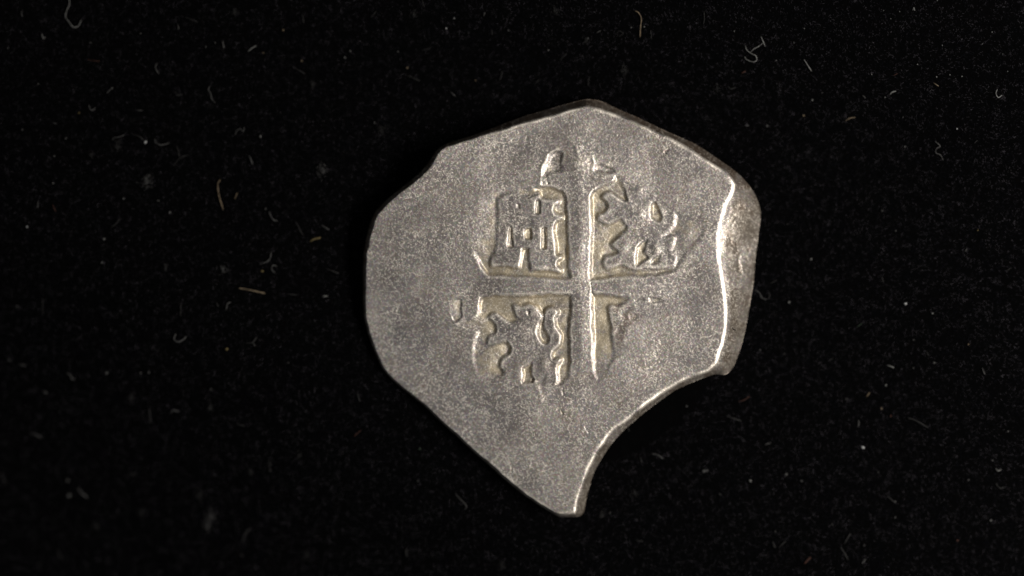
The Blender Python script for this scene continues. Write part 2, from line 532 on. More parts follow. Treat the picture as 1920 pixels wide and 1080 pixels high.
def strokes(n, lo, hi, weight, amp):
    global h
    u = rng.uniform(U0, U1, n)
    v = rng.uniform(V0, V1, n)
    a = rng.uniform(0, 2 * math.pi, n)
    bend = rng.normal(0, 0.06, n)
    L = rng.uniform(lo, hi, n)
    w = rng.uniform(0.18, 1.0, n) ** 1.9 * weight
    rel = rng.normal(0, amp, n)
    layer = np.zeros((NV, NU), np.float32)
    lh = np.zeros((NV, NU), np.float32)
    steps = int(hi / 0.7)
    for k in range(steps):
        s = k * 0.7
        on = s < L
        x = u - U0
        y = v - V0
        i = np.floor(x).astype(int)
        j = np.floor(y).astype(int)
        ok = on & (i >= 0) & (j >= 0) & (i < NU - 1) & (j < NV - 1)
        fx, fy = x - i, y - j
        taper = np.sin(np.clip(s / L, 0, 1) * math.pi) ** 0.5
        for di_, dj, wt in ((0, 0, (1 - fx) * (1 - fy)), (1, 0, fx * (1 - fy)), (0, 1, (1 - fx) * fy), (1, 1, fx * fy)):
            idx = ((j + dj) * NU + i + di_)[ok]
            np.maximum.at(layer.ravel(), idx, (wt * w * taper)[ok])
            np.add.at(lh.ravel(), idx, (wt * rel * taper)[ok] * 0.7)
        u = u + np.cos(a) * 0.7
        v = v + np.sin(a) * 0.7
        a = a + bend
    return layer, lh


dens = np.clip(0.92 + 0.20 * cloud(16), 0.45, 1.25)
l1, h1 = strokes(42000, 2.5, 7, 1.0, 0.30)
l2, h2 = strokes(1300, 7, 24, 0.8, 0.30)
l3, h3 = strokes(14000, 1.5, 3, 1.3, 0.35)
l4, h4 = strokes(26000, 1.5, 5, 0.9, 0.2)
wear_glint = np.clip((np.maximum(l1, l3) * dens + l2 * 0.8 * dens), 0, 1)
h += (h1 + h2 + h3) * 0.20
h += cloud(1.0) * 0.07 + cloud(3) * 0.05

# a rough brown stain beside the weakly struck quarter
stain = smooth(9, -9, sdf(zoomed([(350, 300), (540, 270), (640, 370), (600, 450), (520, 540), (450, 740), (405, 830), (385, 640)], *LD), 20) + wob * 3)
h += stain * cloud(5) * 0.3
tarnish = np.clip(0.30 + 0.42 * cloud(20) + 0.22 * cloud(6) + 0.60 * punched * smooth(3.0, 0.5, recess) + 0.18 * smooth(2, -4, d_cross), 0, 1) * (1 - coarse)
# toning left in the sunk fields, bare raised edges, painted rim highlight, dark brown for earthy patches and walls
rec = recess / 6.6 * (1 - 0.65 * smooth(1, -3, np.minimum(fo, sdf(ORNAMENT2, 6))))
patch = np.clip(0.80 + 0.26 * cloud(12) + 0.22 * cloud(3), 0, 1)
tone = np.clip(smooth(0.18, 0.70, blur(rec, 1.6) + 0.10 * cloud(3)) * patch * 0.92, 0, 1)
tone = np.maximum(tone, 0.75 * strip * np.clip(0.5 + 0.5 * cloud(6), 0, 1))
wear_glint = np.clip(wear_glint + 0.35 * strip * l1, 0, 1)
wear_glint = wear_glint * (1 - 0.35 * tone) * (1 - 0.45 * coarse)
conv = np.clip((blur(h, 1.0) - blur(h, 4.0)) * 0.5 - 0.10, 0, 0.3) * smooth(-14, -24, d_in)
wear_glint = np.clip(wear_glint + conv * np.clip(0.75 + 0.3 * cloud(5), 0, 1), 0, 1)
rim_glint = smooth(-7, -1.5, d_in) * (1 - smooth(-0.5, 3.5, d_in))
wear_glint = np.clip(wear_glint + rim_glint * np.clip(0.40 + 0.22 * cloud(8), 0, 1) * (1 - lowleft * 0.7) * smooth(800, 1000, UU), 0, 1)  # rim highlight put into the colour as bright metal, fading out leftwards
dark_brown = np.clip(dark_brown + 0.45 * coarse * np.clip(cloud(4) - 0.8, 0, 1) + 0.2 * coarse * np.clip(cloud(14) - 0.5, 0, 1) + 0.10 * np.clip(cloud(15) + 0.1, 0, 1.6) * (1 - coarse) + 0.55 * stain * np.clip(0.6 + 0.5 * cloud(4), 0, 1) + 0.30 * np.clip(cloud(10) - 1.6, 0, 1) + 0.45 * l4 * (1 - tone), 0, 1)
upper = coarse * (1 - facet) * smooth(620, 560, VV)
dark_brown = np.clip(np.maximum(dark_brown, upper * np.clip(0.72 + 0.2 * cloud(4), 0, 1)), 0, 1)  # upper walls, facet excepted, blended towards dark brown
cut = coarse * np.clip(0.75 + 0.2 * cloud(9), 0, 1)

# ------------------------------------------------------------------ the coin: labels of the struck parts
CENTRE = lambda a: 0.25 * (a[:-1, :-1] + a[1:, :-1] + a[:-1, 1:] + a[1:, 1:])
c_in, c_out = CENTRE(d_in), CENTRE(d_out)
lab = np.zeros((NV - 1, NU - 1), np.int32)
in_field = []
for k, fld in enumerate((fa, fb, fc, fd)):
    lab[CENTRE(fld) < 0] = 10 + k
lab[CENTRE(d_cross) < 0] = np.where(lab == 0, 1, lab)[CENTRE(d_cross) < 0]
lab[CENTRE(d_castle) < 0] = 2
lab[CENTRE(d_lb) < 0] = 3
lab[CENTRE(d_lc) < 0] = 4
for k, w in enumerate(win_d):
    lab[CENTRE(w) < 0] = 20 + k
door = sdf(zoomed([(525, 742), (600, 737), (618, 915), (500, 893)], *CA), 6, 1)
lab[CENTRE(door) < 0] = 25
side = c_in > 0.5
lab[side] = 6
lab[side & (CENTRE(facet) > 0.5)] = 5

# ------------------------------------------------------------------ the coin: meshing
inside = d_out < 0
cell = inside[:-1, :-1] | inside[1:, :-1] | inside[:-1, 1:] | inside[1:, 1:]
gy, gx = np.gradient(d_out)
gn = np.hypot(gx, gy) + 1e-6
pu = np.where(inside, UU, UU - gx / gn * d_out)
pv = np.where(inside, VV, VV - gy / gn * d_out)
hz = h.copy()
hz = np.where(inside, hz, dome - drop)
z_top = hz * S


def world(u, v, zpx):
    """photograph pixel + height (in pixels above the struck face) to metres"""
    z = zpx * S
    k = (DIST - z) / DIST
    return np.stack([(u - 960) * S * k, (540 - v) * S * k, T + z], -1)


P = world(pu, pv, hz)
ny_, nx_ = np.gradient(hz)
N = np.stack([-nx_, ny_, np.ones_like(hz)], -1)
N /= np.linalg.norm(N, axis=-1, keepdims=True)
P = P.reshape(-1, 3)
N = N.reshape(-1, 3)
ATTR = {'wear_glint': wear_glint.ravel(), 'tone': tone.ravel(), 'cut': cut.ravel(), 'dark_brown': dark_brown.ravel(), 'tarnish': tarnish.ravel()}

ii = np.arange(NV * NU).reshape(NV, NU)
quads = np.stack([ii[:-1, :-1], ii[1:, :-1], ii[1:, 1:], ii[:-1, 1:]], -1)      # counter-clockwise seen from above


def part_mesh(name, q, parent):
    q = q.reshape(-1, 4)
    used, inv = np.unique(q, return_inverse=True)
    inv = inv.reshape(-1)
    me = bpy.data.meshes.new(name)
    me.vertices.add(len(used))
    me.vertices.foreach_set('co', P[used].astype(np.float32).ravel())
    me.loops.add(len(inv))
    me.loops.foreach_set('vertex_index', inv.astype(np.int32))
    me.polygons.add(len(q))
    me.polygons.foreach_set('loop_start', np.arange(0, len(inv), 4, dtype=np.int32))
    me.update(calc_edges=True)
    me.polygons.foreach_set('use_smooth', np.ones(len(q), bool))
    for k, a in ATTR.items():
        at = me.attributes.new(k, 'FLOAT', 'POINT')
        at.data.foreach_set('value', np.ascontiguousarray(a[used], np.float32))
    me.normals_split_custom_set_from_vertices(N[used].astype(np.float32).tolist())
    me.materials.append(SILVER)
    o = bpy.data.objects.new(name, me)
    C.objects.link(o)
    o.parent = parent
    return o


coin = bpy.data.objects.new('silver_coin', None)
C.objects.link(coin)
coin.empty_display_size = 0.005
coin['label'] = 'worn irregular hammered silver coin with cross, castle and two lions on black velvet'
coin['category'] = 'coin'


def take(code):
    return quads[cell & (lab == code)]


face = part_mesh('struck_face', take(0), coin)
part_mesh('cross', take(1), coin)
castle = part_mesh('castle', take(2), coin)
castle['label'] = 'small three-towered castle in the cross quarter'
for k in range(5):
    part_mesh('window', take(20 + k), castle)
part_mesh('doorway', take(25), castle)
lb = part_mesh('lion', take(3), coin)
lb['label'] = 'crisp rampant lion with curled tail'
lc = part_mesh('lion', take(4), coin)
lc['label'] = 'flattened worn rampant lion'
for k in range(4):
    part_mesh('sunken_field', take(10 + k), coin)
fc_ = part_mesh('sheared_facet', take(5), coin)
fc_['label'] = 'wide coarse sloping facet where the flan was cut'

# the rim slope, the standing side below it and the underside are one part
rim_q = take(6).reshape(-1, 4)


def add_side():
    """walk the border of the field mesh and drop a wall to the cloth"""
    q = quads[cell].reshape(-1, 4)
    e = np.concatenate([q[:, [0, 1]], q[:, [1, 2]], q[:, [2, 3]], q[:, [3, 0]]])
    key = e[:, 0].astype(np.int64) * (NV * NU) + e[:, 1]
    rev = e[:, 1].astype(np.int64) * (NV * NU) + e[:, 0]
    border = e[~np.isin(rev, key)]
    nxt = dict(border.tolist())
    start = border[0, 0]
    ring = [start]
    while True:
        n = nxt[ring[-1]]
        if n == start:
            break
        ring.append(n)
        if len(ring) > 20000:
            break
    ring = np.array(ring)
    used = np.unique(rim_q)
    remap = np.full(NV * NU, -1)
    remap[used] = np.arange(len(used))
    V = [P[used]]
    A = {k: [a[used]] for k, a in ATTR.items()}
    base = len(used)
    n = len(ring)
    top = P[ring]
    nr = np.stack([gx.ravel()[ring], -gy.ravel()[ring], np.zeros(n)], -1)
    rough = np.interp(np.arange(n), np.arange(0, n + 8, 8), rng.normal(0, 1, (n + 15) // 8 + 0)[:len(np.arange(0, n + 8, 8))])
    loops = []
    levels = ((0.0, 0.0), (0.35, 0.8), (0.75, 3.5), (1.0, 8.0))
    for lv, (f_, inset) in enumerate(levels):
        z = top[:, 2] * (1 - f_) + (-0.00004) * f_
        pos = top + nr * (-(inset + (rough * 0.8 if lv else 0)) * S)[:, None] if lv else top.copy()
        pos[:, 2] = z
        V.append(pos)
        loops.append(base + lv * n + np.arange(n))
        for k in A:
            A[k].append(np.full(n, {'wear_glint': 0.06, 'tone': 0.0, 'cut': 0.8, 'dark_brown': 0.35, 'tarnish': 0.0}[k], np.float32))
    faces = remap[rim_q].tolist()
    for a, b in zip(loops[:-1], loops[1:]):
        a2, b2 = np.roll(a, -1), np.roll(b, -1)
        faces += np.stack([a, b, b2, a2], -1).tolist()
    faces.append(loops[-1][::-1].tolist())
    V = np.concatenate(V)
    me = bpy.data.meshes.new('edge')
    me.from_pydata(V.tolist(), [], faces)
    me.polygons.foreach_set('use_smooth', np.ones(len(me.polygons), bool))
    for k in A:
        at = me.attributes.new(k, 'FLOAT', 'POINT')
        at.data.foreach_set('value', np.concatenate(A[k]).astype(np.float32))
    me.materials.append(SILVER)
    me.update()
    o = bpy.data.objects.new('edge', me)
    C.objects.link(o)
    o.parent = coin


add_side()

# ------------------------------------------------------------------ lint and dust


def on_cloth(u, v, lift=0.0):
    """the spot of the cloth seen at photograph pixel (u, v)"""
    z = 0.0
    for _ in range(6):
        k = (DIST + T - z) / DIST
        x, y = (u - 960) * S * k, (540 - v) * S * k
        z = float(cloth_z(x, y)) + lift
    return np.array([x, y, z])


def sample(pts, n):
    p = np.array(pts, float)
    if len(p) > 2:
        out = []
        q = np.vstack([2 * p[0] - p[1], p, 2 * p[-1] - p[-2]])
        for i in range(1, len(q) - 2):
            a, b, c, d = q[i - 1:i + 3]
            for t_ in np.arange(n) / n:
                out.append(0.5 * (2 * b + (c - a) * t_ + (2 * a - 5 * b + 4 * c - d) * t_ ** 2 + (3 * b - a - 3 * c + d) * t_ ** 3))
        out.append(p[-1])
        return np.array(out)
    tt = np.linspace(0, 1, n * 2 + 1)[:, None]
    mid = (p[0] + p[1]) / 2 + np.array([-(p[1] - p[0])[1], (p[1] - p[0])[0]]) * random.uniform(-.06, .06)
    return (1 - tt) ** 2 * p[0] + 2 * tt * (1 - tt) * mid + tt ** 2 * p[1]


def tube(path, rad, sides=6):
    n = len(path)
    V, F = [], []
    for i in range(n):
        a = path[max(i - 1, 0)]
        b = path[min(i + 1, n - 1)]
        d = b - a
        d = d / (np.linalg.norm(d) + 1e-12)
        side_ = np.cross(d, [0, 0, 1.0])
        side_ /= (np.linalg.norm(side_) + 1e-12)
        up = np.cross(side_, d)
        tap = 0.55 + 0.45 * math.sin(math.pi * min(max(i / (n - 1), 0.04), 0.96)) ** 0.5
        for k in range(sides):
            t_ = 2 * math.pi * k / sides
            V.append(path[i] + (math.cos(t_) * side_ * 1.0 + math.sin(t_) * up * 0.7) * rad * tap)
    for i in range(n - 1):
        for k in range(sides):
            k2 = (k + 1) % sides
            F.append((i * sides + k, i * sides + k2, (i + 1) * sides + k2, (i + 1) * sides + k))
    F.append(tuple(range(sides))[::-1])
    F.append(tuple((n - 1) * sides + k for k in range(sides)))
    return V, F


SECTORS = [(-22, 'beyond the sheared facet'), (30, 'off the corner above the facet'), (75, 'off the straight top right edge'),
           (110, 'beyond the top corner'), (150, 'off the top left edge'), (200, 'beyond the rounded flank'),
           (262, 'off the long straight lower edge'), (290, 'beyond the pointed tip'), (338, 'off the curved bite')]


def where(u, v):
    a = math.degrees(math.atan2(560 - v, u - 1050)) % 360
    if a > 338:
        a -= 360
    far = math.hypot(u - 1050, v - 560)
    best = [n for lim, n in SECTORS if a >= lim][-1]
    return best + (', close to the coin' if far < 520 else ', far from the coin' if far > 800 else '')


def shape_word(paths):
    if len(paths) > 1:
        return 'branching'
    p = np.array(paths[0], float)
    L = np.hypot(*np.diff(p, axis=0).T).sum()
    chord = np.hypot(*(p[-1] - p[0])) / (L + 1e-9)
    return 'straight' if chord > 0.985 else 'gently curved' if chord > 0.88 else 'bent' if chord > 0.66 else 'hooked'


def relief_lift(u, v):
    return None


def fibre(paths, width=1.2, col='grey', lift=0.10e-3, on_coin=False):
    V, F = [], []
    L = 0
    for pts in paths:
        sp = sample(pts, 5)
        L += np.hypot(*np.diff(sp, axis=0).T).sum()
        n = len(sp)
        bow = random.uniform(0.02, 0.12) * 1e-3
        path = []
        for i, (u, v) in enumerate(sp):
            if on_coin:
                zpx = float(h[int(round(v)) - V0, int(round(u)) - U0])
                path.append(world(u, v, zpx + 1.2))
            else:
                path.append(on_cloth(u, v, lift + bow * math.sin(math.pi * i / (n - 1))))
        v_, f_ = tube(np.array(path), width * 0.5 * S * 1.15)
        F += [tuple(k + len(V) for k in q) for q in f_]
        V += v_
    V = np.array(V)
    org = V.mean(0)
    org[2] = V[:, 2].min()
    o = mesh_object('lint_fibre', V - org, F, FIBRE[col])
    o.location = org
    size = 'long' if L > 34 else 'short' if L > 14 else 'tiny'
    c = {'dim': 'faint grey'}.get(col, col)
    u, v = np.array(paths[0][0], float)
    if on_coin:
        o['label'] = 'tiny black hair lying on the sheared facet of the coin'
    else:
        o['label'] = f'{size} {c} {shape_word(paths)} lint fibre {where(u, v)}'
        o['group'] = 'lint fibres on the velvet'
    o['category'] = 'lint'
    return o


def Z(pts, ox, oy):
    return [(ox + x / 3, oy + y / 3) for x, y in pts]


A0, A1, A2, A3, A4, A5, A6, A7 = (0, 0), (0, 360), (0, 720), (640, 0), (1280, 0), (1280, 360), (1280, 720), (640, 720)
LINT = [
    (A0, [(388, -12), (390, 25), (375, 60), (368, 95), (385, 120), (410, 150), (435, 150), (450, 130), (457, 112)], 1.5, 'pale'),
    (A0, [(125, 60), (120, 75), (127, 90)], 1.3, 'grey'), (A0, [(235, 190), (240, 210), (247, 215)], 1.7, 'pale'),
    (A0, [(885, 355), (873, 375), (880, 395), (895, 415)], 1.5, 'grey'),
    (A0, [(1180, 485), (1172, 505), (1185, 525), (1190, 555), (1210, 578)], 1.5, 'grey'),
    (A0, [(600, 525), (612, 512), (632, 493)], 1.5, 'grey'), (A0, [(500, 590), (505, 610), (520, 620), (537, 605)], 1.7, 'grey'),
    (A0, [(1395, 290), (1415, 272), (1440, 258)], 2.0, 'pale'), (A0, [(870, 780), (880, 805), (910, 815), (950, 805)], 1.6, 'grey'),
    (A0, [(995, 820), (1005, 860), (1010, 885)], 1.4, 'dim'), (A0, [(975, 935), (1000, 900), (1030, 880), (1060, 872)], 1.5, 'dim'),
    (A0, [(1325, 760), (1328, 740), (1350, 725), (1368, 738), (1375, 715)], 1.5, 'grey'),
    (A0, [(630, 790), (640, 775), (670, 770), (700, 758)], 1.4, 'grey'), (A0, [(1400, 875), (1412, 900), (1420, 925)], 2.0, 'grey'),
    (A0, [(1240, 1010), (1225, 1035), (1230, 1095), (1243, 1140), (1255, 1178)], 2.0, 'tan'),
    (A0, [(1000, 135), (1005, 165)], 1.4, 'grey'), (A0, [(1252, 230), (1260, 270)], 2.2, 'grey'),
    (A0, [(1645, 375), (1680, 395), (1715, 415)], 1.3, 'dim'), (A0, [(770, 620), (800, 620)], 1.7, 'grey'),
    (A0, [(740, 755), (780, 765), (810, 790)], 1.3, 'dim'), (A0, [(295, 690), (318, 697)], 1.5, 'grey'),
    (A0, [(985, 515), (1000, 535), (1025, 530)], 1.6, 'dim'), (A0, [(1040, 95), (1110, 125)], 1.2, 'dim'),
    (A0, [(1700, 80), (1708, 130)], 1.3, 'dim'), (A0, [(490, 335), (560, 345)], 1.2, 'reddish'),
    (A1, [(1515, 110), (1522, 135), (1540, 158), (1560, 162)], 1.7, 'grey'),
    (A1, [(1660, 165), (1680, 195), (1690, 220), (1708, 245)], 1.6, 'dim'),
    (A1, [(1745, 278), (1765, 265), (1803, 257)], 3.0, 'yellow'), (A1, [(1525, 335), (1520, 370), (1500, 392), (1458, 405)], 1.9, 'grey'),
    (A1, [(1545, 455), (1528, 435), (1535, 412), (1558, 420)], 1.8, 'grey'), (A1, [(1340, 540), (1400, 550), (1490, 570)], 2.6, 'tan'),
    (A1, [(1272, 665), (1278, 630), (1298, 620)], 2.0, 'grey'), (A1, [(990, 797), (978, 825), (1000, 843), (1030, 830), (1048, 812)], 2.3, 'grey'),
    (A1, [(1810, 188), (1850, 212)], 1.8, 'grey'), (A1, [(1840, 432), (1905, 457)], 1.8, 'dim'), (A1, [(1812, 588), (1842, 585)], 3.0, 'pale'),
    (A1, [(620, 200), (650, 180), (675, 150)], 1.8, 'dim'), (A1, [(100, 968), (145, 977)], 2.0, 'grey'),
    (A1, [(375, 1020), (395, 1030), (405, 1052), (422, 1052)], 1.9, 'grey'), (A1, [(215, 55), (212, 90)], 1.5, 'grey'),
    (A1, [(295, 70), (312, 108)], 1.4, 'reddish'), (A1, [(1215, 620), (1228, 645)], 1.8, 'dim'), (A1, [(1610, 575), (1665, 580)], 1.7, 'dim'),
    (A1, [(1335, 5), (1320, 40)], 1.4, 'tan'), (A1, [(240, 600), (243, 690)], 1.2, 'dim'), (A1, [(1018, 630), (1015, 700)], 1.4, 'dim'),
    (A2, [(170, 278), (200, 285), (230, 300)], 2.2, 'grey'), (A2, [(440, 585), (455, 610), (490, 640)], 2.7, 'grey'),
    (A2, [(840, 140), (843, 180), (848, 220)], 2.2, 'dim'), (A2, [(955, 165), (975, 148), (1005, 155)], 2.6, 'grey'),
    (A2, [(1405, 815), (1380, 840), (1362, 890)], 3.4, 'dim'), (A2, [(720, 512), (765, 505)], 2.8, 'dim'), (A2, [(0, 500), (35, 560)], 1.8, 'dim'),
    (A2, [(320, 930), (350, 990)], 1.6, 'dim'), (A2, [(240, 40), (262, 52)], 2.4, 'grey'), (A2, [(1330, 225), (1375, 235)], 2.2, 'dim'),
    (A3, [(1650, 60), (1672, 72), (1687, 105), (1683, 150), (1680, 208)], 1.8, 'tan'), (A3, [(450, 282), (485, 275), (505, 262)], 1.3, 'dim'),
    (A3, [(370, 425), (410, 440), (440, 455)], 1.5, 'dim'), (A3, [(905, 400), (890, 455)], 1.3, 'dim'), (A3, [(1435, 185), (1460, 172)], 1.7, 'grey'),
    (A3, [(612, 515), (640, 540)], 1.5, 'grey'), (A3, [(845, 165), (848, 195)], 1.2, 'dim'), (A3, [(1090, 470), (1115, 445)], 1.2, 'dim'),
    (A3, [(1395, 430), (1388, 485)], 1.2, 'dim'), (A3, [(1545, 190), (1565, 175), (1585, 190), (1560, 205)], 1.1, 'dim'),
    (A3, [(1740, 170), (1745, 220)], 1.2, 'dim'), (A3, [(800, 90), (808, 68)], 1.5, 'grey'), (A3, [(455, 0), (465, 40)], 1.1, 'dim'),
    (A3, [(1230, 340), (1268, 300)], 1.2, 'dim'), (A3, [(165, 100), (195, 65)], 1.3, 'dim'),
    (A4, [(683, 335), (705, 370), (725, 400)], 1.7, 'pale'), (A4, [(330, 412), (355, 400)], 2.4, 'reddish'),
    (A4, [(255, 485), (270, 500), (300, 490)], 1.6, 'dim'), (A4, [(1165, 532), (1178, 518), (1200, 512)], 2.6, 'pale'),
    (A4, [(1410, 465), (1425, 475), (1440, 485)], 1.6, 'tan'), (A4, [(1770, 502), (1762, 525), (1775, 548), (1797, 535)], 1.7, 'pale'),
    (A4, [(1420, 795), (1448, 822), (1428, 835), (1425, 860), (1450, 872), (1465, 900)], 1.5, 'grey'),
    (A4, [(912, 682), (940, 665), (970, 660)], 2.0, 'tan'), (A4, [(1295, 58), (1300, 42), (1306, 60)], 1.5, 'pale'),
    (A4, [(345, 705), (372, 708)], 1.9, 'grey'), (A4, [(120, 65), (122, 110), (115, 140)], 1.2, 'dim'),
    (A4, [(1010, 535), (1022, 545), (1028, 552)], 1.7, 'grey'), (A4, [(405, 1060), (415, 1040)], 2.0, 'dim'), (A4, [(1640, 805), (1658, 790)], 1.6, 'dim'),
    (A4, [(1185, 425), (1210, 412)], 1.4, 'reddish'),
    (A5, [(400, 550), (430, 565), (445, 595), (470, 605)], 1.6, 'grey'), (A5, [(480, 560), (490, 580), (482, 600)], 1.6, 'dim'),
    (A5, [(490, 515), (530, 497)], 1.5, 'dim'), (A5, [(1590, 335), (1600, 318)], 1.9, 'grey'), (A5, [(1820, 445), (1850, 425)], 1.6, 'dim'),
    (A5, [(1370, 895), (1385, 920)], 1.4, 'dim'), (A5, [(1685, 990), (1700, 1025)], 1.9, 'grey'), (A5, [(1150, 975), (1188, 988)], 2.2, 'pale'),
    (A5, [(1118, 475), (1128, 505)], 1.5, 'dim'), (A5, [(980, 760), (1010, 740)], 1.4, 'greenish'), (A5, [(815, 950), (845, 935)], 1.6, 'dim'),
    (A6, [(310, 100), (345, 90), (375, 70)], 1.8, 'reddish'), (A6, [(1265, 190), (1310, 205), (1380, 245)], 1.9, 'dim'),
    (A6, [(990, 205), (988, 238)], 2.4, 'grey'), (A6, [(1035, 70), (1052, 48)], 2.2, 'tan'), (A6, [(685, 1010), (720, 975)], 3.6, 'reddish'),
    (A6, [(505, 885), (520, 920)], 2.4, 'dim'), (A6, [(540, 920), (580, 885)], 2.0, 'dim'), (A6, [(885, 915), (930, 990)], 2.2, 'dim'),
    (A6, [(945, 840), (910, 900)], 2.0, 'dim'), (A6, [(1008, 1010), (1028, 985)], 2.8, 'grey'), (A6, [(1150, 630), (1190, 665)], 2.0, 'dim'),
    (A6, [(1760, 475), (1775, 488), (1792, 480)], 2.4, 'pale'), (A6, [(1760, 560), (1785, 585), (1810, 580)], 1.8, 'dim'),
    (A6, [(245, 180), (275, 190), (330, 208)], 2.2, 'dim'), (A6, [(460, 342), (495, 330)], 2.2, 'grey'),
    (A7, [(640, 615), (660, 640), (702, 685), (690, 708)], 2.8, 'dim'), (A7, [(365, 930), (367, 970)], 2.8, 'dim'), (A7, [(90, 50), (105, 100)], 2.0, 'dim'),
    (A7, [(1745, 392), (1780, 400), (1810, 420)], 1.8, 'grey'), (A7, [(1680, 410), (1690, 440)], 1.8, 'dim'), (A7, [(70, 295), (110, 260)], 1.8, 'reddish'),
    (A7, [(1655, 880), (1695, 885)], 1.8, 'dim'), (A7, [(1610, 240), (1618, 265)], 1.8, 'dim'),
]
for off, pts, w, col in LINT:
    fibre([Z(pts, *off)], w, col)
tangle = fibre([Z([(440, 205), (455, 240), (465, 262)], *A4), Z([(455, 240), (425, 262), (400, 275), (380, 295)], *A4),
                Z([(352, 255), (360, 280), (385, 300), (412, 315), (415, 340), (395, 348), (360, 335), (348, 318)], *A4)], 1.6, 'pale')
tangle['label'] = 'pale looping tangle of lint strands off the straight top right edge'
ytuft = fibre([Z([(1380, 850), (1420, 845), (1445, 815)], *A1), Z([(1420, 845), (1435, 868)], *A1)], 2.4, 'dim')
fibre([[(1373, 614), (1376, 618), (1380, 619)]], 1.4, 'black', on_coin=True)


def lump_mesh(r, seed):
    rs = np.random.default_rng(seed)
    V, F = [], []
    rings, segs = 5, 8
    V.append((0, 0, -r * 0.7))
    for i in range(1, rings):
        th = math.pi * i / rings - math.pi / 2
        for k in range(segs):
            ph = 2 * math.pi * k / segs
            rr = r * rs.uniform(0.72, 1.25)
            V.append((math.cos(th) * math.cos(ph) * rr * 1.15, math.cos(th) * math.sin(ph) * rr * 0.9, math.sin(th) * rr * 0.75))
    V.append((0, 0, r * 0.75))
    top = len(V) - 1
    for k in range(segs):
        k2 = (k + 1) % segs
        F.append((0, 1 + k2, 1 + k))
        for i in range(rings - 2):
            a = 1 + i * segs
            F.append((a + k, a + k2, a + segs + k2, a + segs + k))
        a = 1 + (rings - 2) * segs
        F.append((a + k, a + k2, top))
    return V, F


